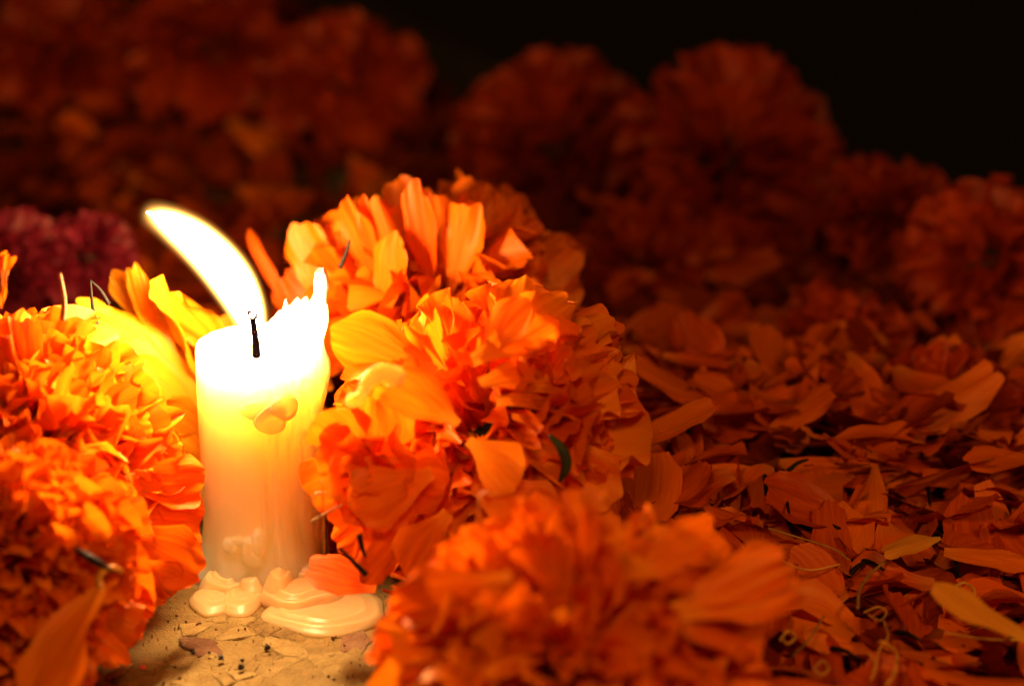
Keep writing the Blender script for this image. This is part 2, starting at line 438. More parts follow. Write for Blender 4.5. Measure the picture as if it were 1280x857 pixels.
    V, F = tube([W(315.5, 396.5, -.0087), W(315.2, 393.5, -.0090), W(315, 391, -.0092)], [.0005, .0006, .0003], 9)
    m, nt, out = new_mat('ember'); e = N(nt, 'ShaderNodeEmission'); e.inputs['Color'].default_value = (1, .45, .2, 1); e.inputs['Strength'].default_value = 6; nt.links.new(e.outputs[0], out.inputs[0])
    link('ember', mesh_from('ember', V, F, m), wick)
    bm = bmesh.new()
    # charred collar round the ember
    V, F = [], []
    c = W(315.4, 394, -.0088); 
    fw = (CAM - c).normalized(); ax = fw.orthogonal().normalized(); ay = fw.cross(ax)
    for i in range(20):
        for j in range(8):
            a, b = 2 * math.pi * i / 20, 2 * math.pi * j / 8
            d = ax * math.cos(a) * .8 + ay * math.sin(a) * 1.1
            V.append(c + d * (.00092 + .00034 * math.cos(b) + .0001 * math.sin(3 * a)) + fw * .0003 * math.sin(b))
            F.append((i * 8 + j, ((i + 1) % 20) * 8 + j, ((i + 1) % 20) * 8 + (j + 1) % 8, i * 8 + (j + 1) % 8))
    bm.free()
    link('charred_tip', mesh_from('charred_tip', V, F, wick.data.materials[0]), wick)

    # -- flame: bright body and a thin luminous mantle
    line = [(318, 428, 8), (317, 416, 16), (314, 402, 20), (306, 380, 25), (291, 352, 28.5), (270, 325, 28.5), (245, 301, 26), (222, 284.5, 21.5), (206, 275, 16), (195, 270, 10.5), (185, 266, 3.5)]
    def flame_mesh(grow, hang, name, mat):
        pts = smooth_path([Vector((a, b, c)) for a, b, c in line], 44)
        C3 = [W(p.x, p.y, 0.0005 - 0.030 * (i / 43) ** 1.4) for i, p in enumerate(pts)]
        V, F = [], []
        for i, p in enumerate(C3):
            t = (C3[min(i + 1, 43)] - C3[max(i - 1, 0)]).normalized()
            side = t.cross((p - CAM).normalized()).normalized(); dep = side.cross(t)
            s = (p - CAM).length / FPX
            r = max(.00015 + .0006 * (1 - i / 43), pts[i].z * s + grow(i / 43))
            for k in range(28):
                a = 2 * math.pi * k / 28
                V.append(p + side * r * math.cos(a) + dep * r * 0.8 * math.sin(a))
        for i in range(43):
            for k in range(28):
                F.append((i * 28 + k, i * 28 + (k + 1) % 28, (i + 1) * 28 + (k + 1) % 28, (i + 1) * 28 + k))
        t0 = (C3[0] - C3[1]).normalized() * (0.0004 + hang); t1 = (C3[-1] - C3[-2]).normalized() * (0.0005 + hang)
        V.append(C3[0] + t0); V.append(C3[-1] + t1); n = 44 * 28
        for k in range(28):
            F.append((k, n, (k + 1) % 28)); F.append((43 * 28 + k, 43 * 28 + (k + 1) % 28, n + 1))
        return mesh_from(name, V, F, mat)
    m, nt, out = new_mat('flame_body'); e = N(nt, 'ShaderNodeEmission'); e.inputs['Color'].default_value = (1, 0.60, 0.27, 1); e.inputs['Strength'].default_value = FLAME_STRENGTH
    nt.links.new(e.outputs[0], out.inputs['Surface'])
    fl = link('flame', flame_mesh(lambda t: -0.0009 - .0003 * t * t, 0, 'flame', m), root)
    for nm, th, st, hang in [('flame_mantle', (lambda t, q=q: q + 1.6 * max(q, 0) * t ** 4), k, max(q, 0) * 1.6) for q, k in ((-.0005, 200), (-.0002, 110), (.0001, 50), (.0004, 16), (.0007, 5), (.0010, 2))]:
        m, nt, out = new_mat(nm); e = N(nt, 'ShaderNodeEmission'); e.inputs['Color'].default_value = (1, 0.46, 0.085, 1); e.inputs['Strength'].default_value = st
        nt.links.new(e.outputs[0], out.inputs['Volume'])
        link(nm, flame_mesh(th, hang, nm, m), fl)
build_candle()

# ------------------------------------------------------------------ petals
def petal_mesh(kind, seed, mat):
    r = random.Random(seed)
    if kind == 'frill': nu, nv = 17, 11
    elif kind == 'broad': nu, nv = 15, 12
    else: nu, nv = 9, 9
    V, UV = [], []
    ph = [r.uniform(0, 6.28) for _ in range(8)]
    if kind == 'frill':
        wmax, wb = r.uniform(.26, .38), .045
        ruf, jag, cup, rec = r.uniform(.08, .13), .035, r.uniform(-.25, .5), r.uniform(-.30, .12)
    elif kind == 'broad':
        wmax, wb = r.uniform(.30, .40), .06
        ruf, jag, cup, rec = r.uniform(.035, .085), .022, r.uniform(-.1, .55), r.uniform(-.30, .18)
    else:
        wmax, wb = r.uniform(.19, .36), .07
        ruf, jag, cup, rec = r.uniform(.02, .06), .015, r.uniform(-.5, .7), r.uniform(-.28, .28)
    twist = r.uniform(-.4, .4) * (1.0 if kind != 'broad' else .6)
    side = r.uniform(-.10, .10)
    notch = r.uniform(0.0, .07)
    nn = [r.uniform(-1, 1) for _ in range(nu)]
    nn = [(nn[max(0, i - 1)] + 1.6 * nn[i] + nn[min(nu - 1, i + 1)]) / 2.4 for i in range(nu)]
    for j in range(nv):
        v = j / (nv - 1)
        if kind == 'frill': w = wb + (wmax - wb) * (max(0, v - .12) / .88) ** 1.15 * (1 if v < .85 else 1 - .12 * ((v - .85) / .15) ** 2)
        elif kind == 'broad': w = wb + (wmax - wb) * math.sin(min(1, max(0, v - .06) / .72) * math.pi / 2) ** 1.25 * (1 if v < .76 else math.sqrt(max(0.0, 1 - ((v - .76) / .26) ** 2 * .55)))
        else: w = wb + (wmax - wb) * math.sin(min(1, max(0, v - .03) / .6) * math.pi / 2) ** 1.1 * (1 if v < .66 else math.sqrt(max(0.02, 1 - ((v - .66) / .40) ** 2 * .80)))
        for i in range(nu):
            u = -1 + 2 * i / (nu - 1)
            tip = 1 - (.13 if kind != 'loose' else .10) * u * u * (1 if kind != 'frill' else .7) - notch * math.exp(-(u / .25) ** 2) + jag * nn[i] + .02 * math.sin(5 * u + ph[0])
            y = v * (1 + (tip - 1) * v ** 2)
            x = u * w * (1 + .06 * math.sin(7 * v + ph[1]) + .05 * math.sin(17 * v + ph[6] + 2 * u)) + side * v * v
            z = cup * (u * w) ** 2 * 3.0 * (1.2 - v) + rec * v * v
            z += ruf * v ** 2.2 * (math.sin(4.2 * u + ph[2] + 1.5 * v) + .55 * math.sin(8.5 * u + ph[3] + 3 * v) * v)
            z += ruf * .7 * abs(u) ** 3 * math.sin(9 * v + ph[4] + u)
            z += .012 * math.sin(11 * u + ph[5]) * min(1, v * 2) * (1 - .5 * v)
            a = twist * v * v; x, z = x * math.cos(a) - z * math.sin(a), x * math.sin(a) + z * math.cos(a)
            V.append((x, y, z)); UV.append(((u + 1) / 2, v))
    F = [(j * nu + i, j * nu + i + 1, (j + 1) * nu + i + 1, (j + 1) * nu + i) for j in range(nv - 1) for i in range(nu - 1)]
    return mesh_from('petal', V, F, mat, True, UV)

_bank = {}
def bank(kind, mat, n=14):
    k = (kind, mat.name)
    if k not in _bank: _bank[k] = [petal_mesh(kind, hash_seed(kind, i), mat) for i in range(n)]
    return _bank[k]
def hash_seed(kind, i): return {'frill': 1000, 'broad': 2000, 'loose': 3000}[kind] + i * 17

def frame(base, d, nrm, length, width, depth=None):
    """matrix that lays a petal (local +y along, +z face) from base along d"""
    d = Vector(d).normalized(); nrm = Vector(nrm); nrm = nrm - d * nrm.dot(d)
    if nrm.length < 1e-5: nrm = d.orthogonal()
    nrm.normalize(); x = d.cross(nrm)
    R = Matrix((x, d, nrm)).transposed().to_4x4()
    return Matrix.Translation(base) @ R @ Matrix.Diagonal((width, length, depth or length, 1))

def calyx(root, axis, R, h):
    axis = Vector(axis).normalized()
    q = axis.to_track_quat('Z', 'Y').to_matrix()
    V, F = [], []; n = 14
    prof = [(.16, -.62), (.24, -.5), (.28, -.3), (.27, -.1), (.22, .05)]
    prof = [(.06, -.95), (.07, -.75)] + prof
    for rr, zz in prof:
        for k in range(n):
            a = 2 * math.pi * k / n
            V.append(q @ (Vector((math.cos(a) * rr * (1 + .06 * (k % 2)), math.sin(a) * rr * (1 + .06 * (k % 2)), zz)) * R))
    for i in range(len(prof) - 1):
        for k in range(n): F.append((i * n + k, i * n + (k + 1) % n, (i + 1) * n + (k + 1) % n, (i + 1) * n + k))
    F.append(tuple(range(n - 1, -1, -1))); F.append(tuple((len(prof) - 1) * n + k for k in range(n)))
    link('calyx', mesh_from('calyx', V, F, M_GREEN), root)

def marigold(label, center, axis, R, n, kind, mat, seed, theta=118, wid=1.0, hollow=0.0, name='marigold', cat='marigold flower', group='marigold heads', spread=.22, lens=(.72, 1.02), calyx_on=True, curl=1.0, extra=0):
    r = random.Random(seed)
    center = Vector(center); axis = Vector(axis).normalized()
    root = empty(name, center, label, cat, group)
    t1 = axis.orthogonal().normalized(); t2 = axis.cross(t1)
    kinds = kind if isinstance(kind, tuple) else (kind,)
    B = [m for kk in kinds for m in bank(kk, mat)]
    cmax = 1 - math.cos(math.radians(theta))
    for i in range(n):
        t = (i + .5) / n
        t = hollow + (1 - hollow) * t
        th = math.acos(1 - t * cmax) + r.uniform(-.13, .13); ph = i * 2.39996 + r.uniform(-.25, .25)
        th = max(0.03, th)
        d = axis * math.cos(th) + (t1 * math.cos(ph) + t2 * math.sin(ph)) * math.sin(th)
        rad = (t1 * math.cos(ph) + t2 * math.sin(ph))
        base = rad * R * spread * math.sin(min(th, 1.57)) + axis * R * (.12 * math.cos(th) - .10)
        nr = axis * math.sin(th) - rad * math.cos(th)
        nr = Matrix.Rotation(r.gauss(0, .38), 3, d) @ nr
        L = R * r.uniform(*lens) * (0.86 + .14 * math.sin(min(th, 1.57)))
        L *= 1 - spread * .5
        o = link('petal', r.choice(B), root)
        o.matrix_basis = frame(base, d, nr, L, L * wid * r.uniform(.8, 1.2) * r.choice((-1, 1)), L * curl * r.uniform(.7, 1.3))
    if extra:                                                  # the small crowded florets between, too many to pick apart
        Vs, Fs, Us = [], [], []; off = 0
        src = []
        for me in bank('frill', mat):
            co = np.zeros(len(me.vertices) * 3); me.vertices.foreach_get('co', co)
            fv = np.zeros(len(me.loops), dtype=np.int32); me.loops.foreach_get('vertex_index', fv)
            src.append((co.reshape(-1, 3), fv.reshape(-1, 4)))
        UV = np.array([(i / 16, j / 10) for j in range(11) for i in range(17)])
        for i in range(extra):
            t = (i + .5) / extra; th = max(.03, math.acos(1 - t * cmax) + r.uniform(-.1, .1)); ph = i * 2.39996 + 1.1 + r.uniform(-.3, .3)
            rad = t1 * math.cos(ph) + t2 * math.sin(ph); d = axis * math.cos(th) + rad * math.sin(th)
            nr = Matrix.Rotation(r.gauss(0, .8), 3, d) @ (axis * math.sin(th) - rad * math.cos(th))
            L = R * .5 * r.uniform(.75, 1.15); far_ = R * r.uniform(.80, 1.0) - L
            M = np.array(frame(d * far_, d + Vector((r.gauss(0, .2), r.gauss(0, .2), r.gauss(0, .2))), nr, L, L * r.uniform(.8, 1.3), L * 1.2))
            co, fc = r.choice(src)
            Vs.append(co @ M[:3, :3].T + M[:3, 3]); Fs.append(fc + off); Us.append(UV); off += len(co)
        o = link('floret_ruff', mesh_from('floret_ruff', np.concatenate(Vs).tolist(), np.concatenate(Fs).tolist(), mat, True, np.concatenate(Us)), root)
        o['kind'] = 'stuff'
    if calyx_on: calyx(root, axis, R, .3)
    return root

def add_petal(root, px0, py0, y0, px1, py1, y1, wpx, mat, kind='broad', toward=None, i=0, depth=1.0):
    """one petal of the flower from its foot to its tip"""
    a = W(px0, py0, y0) - root.location; b = W(px1, py1, y1) - root.location
    d = b - a; L = d.length
    nrm = Vector(toward) if toward else Vector((0, -1, .5))
    w = wpx * (W(px0, py0, y0) - CAM).length / FPX
    half = {'broad': .70, 'frill': .64, 'loose': .50}[kind]
    o = link('petal', bank(kind, mat)[i % 14], root)
    o.matrix_basis = frame(a, d, nrm, L, w / half, L * depth)
    return o

# --- flower by the candle towards the picture's edge: frilly head facing the viewer
A1 = marigold('big frilly orange marigold leaning against the candle foot, facing outward', W(22, 578, -.030), (.16, -.68, .70), .0345, 270, 'frill', M_ORANGE, 21, theta=112, wid=1.0, hollow=.012, lens=(.72, 1.05), extra=260)
for a in [(150, 640, -.045, 264, 655, -.034, 95, 0), (140, 660, -.05, 258, 705, -.040, 85, 3), (150, 690, -.055, 225, 755, -.046, 70, 6), (150, 600, -.045, 250, 610, -.030, 70, 9), (140, 670, -.055, 190, 770, -.050, 55, 5)]:
    add_petal(A1, *a[:7], M_ORANGE, 'broad', (-.1, -.9, .5), a[7], .7)
A2 = marigold('tightly ruffled orange marigold lowest at the edge, before the frilly one', W(12, 700, -.066), (-.15, -.55, .8), .0275, 190, 'frill', M_ORANGE, 33, theta=115, wid=1.05, lens=(.75, 1.02), extra=220)
add_petal(A1, 2, 385, -.036, 8, 316, -.03, 22, M_ORANGE, 'frill', (.5, -.8, .2), 4)

# --- broad yellow flower behind the candle
Bf = marigold('yellow broad-petalled marigold half hidden behind the candle', W(262, 520, .052), (-.35, -.45, .8), .034, 42, 'broad', M_YELLOW, 41, theta=100, wid=1.05, lens=(.6, .85))
for a in [(262, 515, .034, 128, 395, .030, 92, 2, (.2, -.7, .7)), (258, 530, .030, 150, 440, .022, 60, 5, (.2, -.7, .7)), (255, 490, .036, 205, 340, .030, 45, 7, (-.9, -.5, .1)), (300, 470, .040, 222, 358, .036, 62, 1, (-.3, -.8, .5)),
          (262, 545, .026, 196, 505, .020, 75, 8, (-.2, -.9, .4)), (268, 600, .016, 205, 545, .012, 70, 4, (-.2, -.9, .4)), (200, 440, .040, 165, 335, .036, 30, 11, (.3, -.9, .2)), (180, 430, .036, 92, 380, .034, 40, 10, (.2, -.8, .6)), (240, 440, .045, 130, 345, .05, 45, 3, (.2, -.6, .7))]:
    add_petal(Bf, *a[:7], M_YELLOW, 'broad', a[8], a[7], .7)

# --- upright broad flower behind, crowning the heap
Cf = marigold('tall orange marigold with upright petals standing behind the wax-dripped one', W(545, 372, .070), (-.05, -.32, .94), .0425, 170, ('broad', 'broad', 'frill'), M_ORANGE, 52, theta=112, wid=.80, lens=(.5, .92))
for a in [(430, 400, .040, 372, 282, .040, 62, 0), (440, 400, .042, 404, 278, .045, 52, 2), (490, 380, .036, 424, 244, .034, 44, 3), (500, 380, .036, 462, 250, .030, 40, 12), (540, 370, .034, 520, 230, .030, 50, 8), (560, 370, .034, 598, 252, .034, 60, 9),
          (590, 370, .044, 642, 246, .052, 62, 5), (600, 380, .046, 690, 280, .056, 58, 13), (620, 400, .042, 732, 330, .05, 70, 1), (480, 400, .030, 492, 300, .024, 60, 6), (400, 420, .046, 345, 345, .05, 60, 10), (372, 400, .05, 302, 288, .055, 18, 11), (640, 420, .04, 745, 410, .046, 60, 4)]:
    add_petal(Cf, a[0], a[1], a[2] + .022, a[3], a[4], a[5] + .022, a[6], M_ORANGE, 'broad', (-.25, -.85, .45), a[7], .6)

# --- the layered flower beside the candle
Df = marigold('layered orange marigold pressed to the candle with a wax drip on it', W(605, 526, -.020), (-.42, -.42, .80), .0350, 265, ('broad', 'broad', 'frill'), M_ORANGE, 63, theta=128, wid=.88, lens=(.60, 1.02), spread=.30, extra=70)
for a in [(545, 465, -.035, 425, 400, -.026, 86, 1, (-.5, -.7, .5)), (600, 450, -.040, 660, 372, -.034, 70, 6, (-.5, -.8, .3)), (590, 450, -.046, 720, 385, -.02, 95, 4, (.2, -.8, .6)), (600, 480, -.050, 745, 440, -.022, 95, 2, (.3, -.7, .7)),
          (572, 530, -.054, 492, 462, -.056, 72, 9, (-.4, -.8, .4)), (585, 550, -.056, 655, 600, -.058, 80, 3, (.1, -.9, .4)), (620, 500, -.052, 752, 500, -.024, 70, 8, (.3, -.7, .7)), (590, 610, -.056, 690, 655, -.058, 80, 12, (.1, -.8, .6)),
          (540, 590, -.054, 440, 640, -.054, 95, 7, (-.2, -.9, .4)), (520, 570, -.05, 410, 560, -.040, 70, 10, (-.4, -.8, .4)), (640, 520, -.048, 765, 560, -.03, 70, 5, (.4, -.7, .6)), (620, 420, -.03, 640, 338, -.018, 50, 13, (-.3, -.9, .2)),
          (640, 560, -.05, 770, 610, -.04, 70, 0, (.4, -.7, .6)), (500, 625, -.050, 412, 690, -.046, 80, 11, (-.3, -.8, .5)), (520, 640, -.052, 440, 712, -.054, 80, 4, (-.2, -.8, .6)),
          (560, 640, -.056, 500, 715, -.060, 90, 6, (-.1, -.8, .6)), (490, 600, -.046, 400, 610, -.036, 70, 2, (-.4, -.8, .4))]:
    add_petal(Df, *a[:7], M_ORANGE, 'broad', a[8], a[7], .55)
# rosette of small rolled petals low on its side
rc = W(458, 592, -.052)
for k in range(16):
    a = k * 2.4; rr = .0012 + .0006 * k
    nd = Vector((-.25, -.9, .25)).normalized(); t1 = nd.orthogonal().normalized(); t2 = nd.cross(t1)
    rad = t1 * math.cos(a) + t2 * math.sin(a)
    o = link('petal', bank('broad', M_ORANGE)[k % 14], Df)
    o.matrix_basis = frame(rc + rad * rr * .4 - nd * .008 - Df.location, nd * (1.1 - .05 * k) + rad * (.12 + .07 * k), -rad, .0105 + .0002 * k, .014 + .0006 * k, .008)
# dark sepal showing between its petals
V, F = tube(smooth_path([W(686, 543, -.052), W(702, 560, -.053), W(708, 582, -.053), W(699, 602, -.053)], 12), [.0003, .0006, .0008, .0010, .0011, .0012, .0012, .0012, .0011, .0009, .0006, .0003], 6)
link('sepal', mesh_from('sepal', [v - Df.location for v in V], F, M_GREEN), Df)

# --- out-of-focus flower nearest the viewer
Ef = marigold('large orange marigold closest to the viewer, out of focus', W(718, 846, -.104), (.10, -.30, .95), .0390, 240, ('broad', 'frill', 'frill'), M_ORANGE, 74, theta=112, wid=.90, lens=(.62, 1.0), extra=90)
for a in [(850, 770, -.12, 988, 742, -.10, 80, 1, (.1, -.8, .6)), (840, 760, -.118, 975, 705, -.098, 70, 9, (.1, -.8, .5)), (840, 785, -.122, 965, 790, -.106, 70, 13, (.1, -.8, .6)), (790, 720, -.11, 925, 670, -.09, 90, 5, (.1, -.8, .5)), (640, 720, -.12, 470, 760, -.11, 80, 2, (-.1, -.8, .5)), (690, 720, -.10, 655, 625, -.09, 40, 7, (.2, -.9, .2)), (640, 720, -.10, 600, 655, -.09, 60, 8, (-.2, -.9, .3))]:
    add_petal(Ef, *a[:7], M_ORANGE, 'broad', a[8], a[7], .7)

# --- dim heads farther back
far = [(690, 178, .310, .0370, (.0, -.45, .9), 'frill', 'dim marigold with a dark hollow, blurred, highest of the far row'),
       (912, 200, .240, .0375, (.05, -.75, .66), 'frill', 'dim daisy-shaped marigold facing the viewer in the far row'),
       (1112, 268, .200, .0225, (.1, -.4, .9), 'frill', 'small dark marigold between two bigger heads in the far row'),
       (1236, 322, .150, .0270, (-.2, -.5, .85), 'frill', 'reddish fluffy marigold at the end of the far row'),
       (428, 100, .360, .0320, (-.1, -.5, .85), 'broad', 'round dim marigold on the mound far behind the flame'),
       (255, 52, .380, .0340, (-.1, -.3, .9), 'broad', 'very dim marigold cut by the top edge of the picture'),
       (85, 60, .400, .0320, (0, -.3, .9), 'frill', 'barely visible marigold in the darkest corner behind the flame'),
       (800, 330, .200, .0260, (.1, -.3, .95), 'broad', 'flattened dark marigold just behind the tall upright one'),
       (1180, 530, .062, .0220, (-.2, -.75, .6), 'frill', 'dark marigold under a black arc of shadow in the petal carpet'),
       (1050, 425, .120, .0200, (-.1, -.4, .9), 'broad', 'crumpled dark marigold between carpet and far row')]
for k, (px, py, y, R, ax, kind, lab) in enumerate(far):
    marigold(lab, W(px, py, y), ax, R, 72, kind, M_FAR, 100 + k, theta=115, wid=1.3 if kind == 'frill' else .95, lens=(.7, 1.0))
H1 = marigold('dark pink ruffled flower behind the frilly marigold', W(108, 318, .155), (.1, -.5, .85), .0145, 110, 'frill', M_PINK, 200, wid=1.3, name='pink_flower', cat='pink flower', group='pink flowers')
H2 = marigold('darker crimson flower beside the pink one, at the picture edge', W(15, 335, .150), (-.1, -.5, .85), .0185, 100, 'frill', M_PINK, 201, wid=1.3, name='pink_flower', cat='pink flower', group='pink flowers')

# ------------------------------------------------------------------ loose petals
def carpet_h(x, y):
    """height of the heap of loose petals"""
    h = 0.006
    h += 0.020 * math.exp(-(((x - .13) / .09) ** 2 + ((y - .05) / .06) ** 2))
    h += 0.016 * math.exp(-(((x - .055) / .04) ** 2 + ((y + .01) / .03) ** 2)) * (1 if x > .012 else 0)
    h += 0.022 * math.exp(-(((x + .06) / .13) ** 2 + ((y - .46) / .12) ** 2))
    h += 0.012 * math.exp(-(((x - .16) / .10) ** 2 + ((y - .27) / .06) ** 2))
    return h + 0.004 * noise.noise(Vector((x * 30, y * 30, 0)))

def in_carpet(x, y):
    if y > .035: return -.24 < x < .36 and y < float(np.interp(x, (-.06, .08, .15), (.60, .34, .25)))
    if x > .016 and y > -.008: return True
    if x > .040 and y > -.048: return True
    if x > .058 + max(0, (-.06 - y)) * .9: return True
    return False

def lay(r, x, y, z, L, tilt=.5):
    a = r.uniform(0, 6.283)
    d = Vector((math.cos(a), math.sin(a), r.gauss(0, tilt * .6)))
    nrm = Vector((r.gauss(0, tilt), r.gauss(0, tilt), 1))
    if r.random() < .3: nrm = -nrm
    return frame(Vector((x, y, z)) - d.normalized() * L * .5, d, nrm, L, L * r.uniform(.6, 1.3), L * r.uniform(.7, 1.8))

r = random.Random(5)
LB = bank('loose', M_LOOSE)
# under layers and far carpet, uncountable: one joined heap
def heap(name, n, sampler, depth_frac, label, mat=M_LOOSE, size=(.013, .027), thin=1.0, tilt=.5):
    Vs, Fs, UVs = [], [], []; off = 0
    cache = []
    for me in LB:
        co = np.zeros(len(me.vertices) * 3); me.vertices.foreach_get('co', co); co = co.reshape(-1, 3)
        nu = 9; ids = np.arange(81).reshape(9, 9)[::2, ::2]
        F = [(ids[j, i], ids[j, i + 1], ids[j + 1, i + 1], ids[j + 1, i]) for j in range(4) for i in range(4)]
        remap = {int(v): q for q, v in enumerate(ids.ravel())}
        uv = np.array([((i) / 4, j / 4) for j in range(5) for i in range(5)])
        cache.append((co[ids.ravel()], np.array([[remap[int(v)] for v in f] for f in F]), uv))
    k = 0
    while k < n:
        x, y = sampler()
        if not in_carpet(x, y): continue
        h = carpet_h(x, y); z = h * r.uniform(*depth_frac)
        M = np.array(lay(r, x, y, max(.002, z), r.uniform(*size), tilt)); M[:3, 0] *= thin
        co, F, uv = cache[r.randrange(len(cache))]
        P = co @ M[:3, :3].T + M[:3, 3]
        P[:, 2] = np.maximum(P[:, 2], .0006)
        Vs.append(P); Fs.append(F + off); UVs.append(uv); off += len(P); k += 1
    V = np.concatenate(Vs); F = np.concatenate(Fs); UV = np.concatenate(UVs)
    o = link(name, mesh_from(name, V.tolist(), F.tolist(), mat, True, UV))
    o['kind'] = 'stuff'; tag(o, label, 'petals')
heap('petal_litter', 1300, lambda: (r.uniform(.01, .27), r.uniform(-.15, .14)), (.10, .65), 'deep litter of petals coloured dark like shaded gaps, covering the ground beside the flowers', M_SHADED)
heap('petal_litter', 620, lambda: (r.uniform(.03, .27), r.uniform(-.15, .14)), (.70, .98), 'loose orange petals lying thick over the darkened litter', M_LOOSE, (.016, .028), 1.0, .42)
heap('petal_litter', 2300, lambda: (r.uniform(-.24, .32), r.uniform(.08, .60)), (.15, 1.1), 'dim litter of loose petals spreading far behind the flowers', M_SHADED)  # far litter made dim by its darkened colour
heap('petal_shreds', 160, lambda: (r.uniform(.05, .27), r.uniform(-.15, .12)), (.75, 1.15), 'thin orange shreds of petals scattered over the near carpet', M_LOOSE, (.008, .018), .35, .6)
heap('petal_shreds', 420, lambda: (r.uniform(.06, .24), r.uniform(-.12, .10)), (.8, 1.2), 'thin petal shreds darkened as shaded gaps among the loose petals', M_SHADED, (.006, .016), .2, .6)

zones = [(165, lambda: (r.uniform(.075, .235), r.uniform(-.10, .10)), 'loose orange petal on top of the sharp carpet beside the flowers', 'petals on the near carpet', .42),
         (28, lambda: (r.uniform(.02, .09), r.uniform(-.05, -.0)), 'loose orange petal under the layered marigold by the candle', 'petals under the layered marigold', .4),
         (56, lambda: (r.uniform(.07, .27), r.uniform(.10, .27)), 'dim loose petal on the slope before the far row of marigolds', 'petals before the far row', .5),
         (46, lambda: (r.uniform(-.15, .06), r.uniform(.10, .42)), 'dim loose petal on the mound behind the flame', 'petals behind the flame', .5)]
marks = [((718, 735), 'the blurred near marigold'), ((580, 690), 'the layered marigold'), ((1138, 677), 'the pale oval petal'), ((1225, 770), 'the long pale petal'), ((1095, 765), 'the curled tendrils'), ((985, 615), 'the cluster of black seeds'),
         ((1180, 530), 'the shadow-arched dark marigold'), ((1050, 425), 'the crumpled dark marigold'), ((835, 520), 'the long rolled petal'), ((1236, 322), 'the reddish fluffy marigold'), ((912, 200), 'the daisy-shaped marigold'), ((690, 178), 'the hollow dim marigold'),
         ((428, 100), 'the round dim marigold'), ((262, 60), 'the topmost dim marigold'), ((108, 318), 'the pink flower'), ((260, 300), 'the flame tip'), ((420, 745), 'the wax puddle'), ((750, 440), 'the tall upright marigold'), ((1000, 790), 'the ringed tendrils'), ((1270, 660), 'the long flat petal')]
def to_pixel(p):
    s_, c_ = math.sin(PITCH), math.cos(PITCH); d = Vector(p) - CAM
    dep = d.y * c_ - d.z * s_
    return 640 + d.x / dep * FPX, 428.5 - (d.y * s_ + d.z * c_) / dep * FPX
def describe(o, x, y, L, dim):
    px, py = to_pixel((x, y, .012))
    (mx, my), nm = min(marks, key=lambda q: (q[0][0] - px) ** 2 + (q[0][1] - py) ** 2)
    size = 'small' if L < .0205 else ('large' if L > .0255 else 'mid-sized')
    side = ('above' if py < my else 'below') if abs(py - my) > abs(px - mx) else ('to one side of' if px < mx else 'past')
    side = {'to one side of': 'on the candle side of', 'past': 'on the far side of'}.get(side, side)
    nz = abs((o.matrix_basis.to_3x3() @ Vector((0, 0, 1))).normalized().z)
    pose = 'lying flat' if nz > .93 else ('tilted' if nz > .75 else 'upright')
    return '%s %sloose petal %s %s %s' % (size, 'dim ' if dim else 'orange ', pose, side, nm)
for n, smp, lab, grp, tilt in zones:
    placed = []
    k = 0; tries = 0
    while k < n and tries < 20000:
        tries += 1
        x, y = smp()
        if not in_carpet(x, y): continue
        if any((x - a) ** 2 + (y - b) ** 2 < (.0075 if n > 60 else .006) ** 2 for a, b in placed): continue
        placed.append((x, y)); k += 1
        L = r.uniform(.017, .029)
        o = link('loose_petal', r.choice(LB)); o.matrix_basis = lay(r, x, y, carpet_h(x, y) * r.uniform(.85, 1.0) + .004, L, tilt)
        tag(o, describe(o, x, y, L, lab.startswith('dim')), 'petal', grp)

def loose(px0, py0, px1, py1, y0, y1, wpx, mat, lab, kind='loose', nrm=(0, -.3, 1), i=0, depth=.6, name='loose_petal'):
    a, b = W(px0, py0, y0), W(px1, py1, y1)
    o = link(name, bank(kind, mat)[i]); w = wpx * (a - CAM).length / FPX
    o.matrix_basis = frame(a, b - a, nrm, (b - a).length, w / .5, (b - a).length * depth)
    return tag(o, lab, 'petal')
loose(1176, 672, 1101, 682, -.028, -.030, 34, M_PALE, 'pale yellow oval petal lying on the dark carpet', i=3)
loose(1290, 800, 1160, 742, -.085, -.070, 36, M_PALE, 'long pale strap-like petal slanting down the carpet', i=5)
loose(1180, 690, 1290, 705, -.03, -.034, 44, M_LOOSE, 'long flat orange petal beside the pale oval one', i=7)
loose(470, 735, 385, 705, -.046, -.046, 62, M_LOOSE, 'broad orange petal touching the wax puddle', i=2)
loose(775, 560, 900, 510, .01, .012, 52, M_LOOSE, 'long rolled petal on the crest beside the layered marigold', i=9)
loose(800, 680, 820, 560, -.03, .0, 60, M_LOOSE, 'wide upright petal leaning between two marigolds', i=4, nrm=(0, -1, .5))
# petal with its seed still on, curling in front of the ruffled flower
lp = empty('loose_petal', W(125, 735, -.085), 'single petal with yellow stalk and black seed, curling before the ruffled marigold', 'petal')
def sub(name, V, F, mat): 
    o = link(name, mesh_from(name, [Vector(v) - lp.location for v in V], F, mat), lp); return o
o = link('petal_blade', bank('loose', M_ORANGE)[6], lp); a, b = W(126, 733, -.086), W(40, 880, -.108)
o.matrix_basis = frame(a - lp.location, b - a, (-.6, -.7, .4), (b - a).length, .026, .03)
sub('stalk', *tube(smooth_path([W(126, 736, -.086), W(124, 722, -.084), W(130, 713, -.082), W(142, 709, -.080), W(152, 714, -.079)], 14), [.0007] * 14), M_TENDRIL)
sub('seed', *tube([W(138, 712, -.081), W(115, 699, -.083), W(95, 686, -.084)], [.0006, .0009, .0005]), M_BLACK)

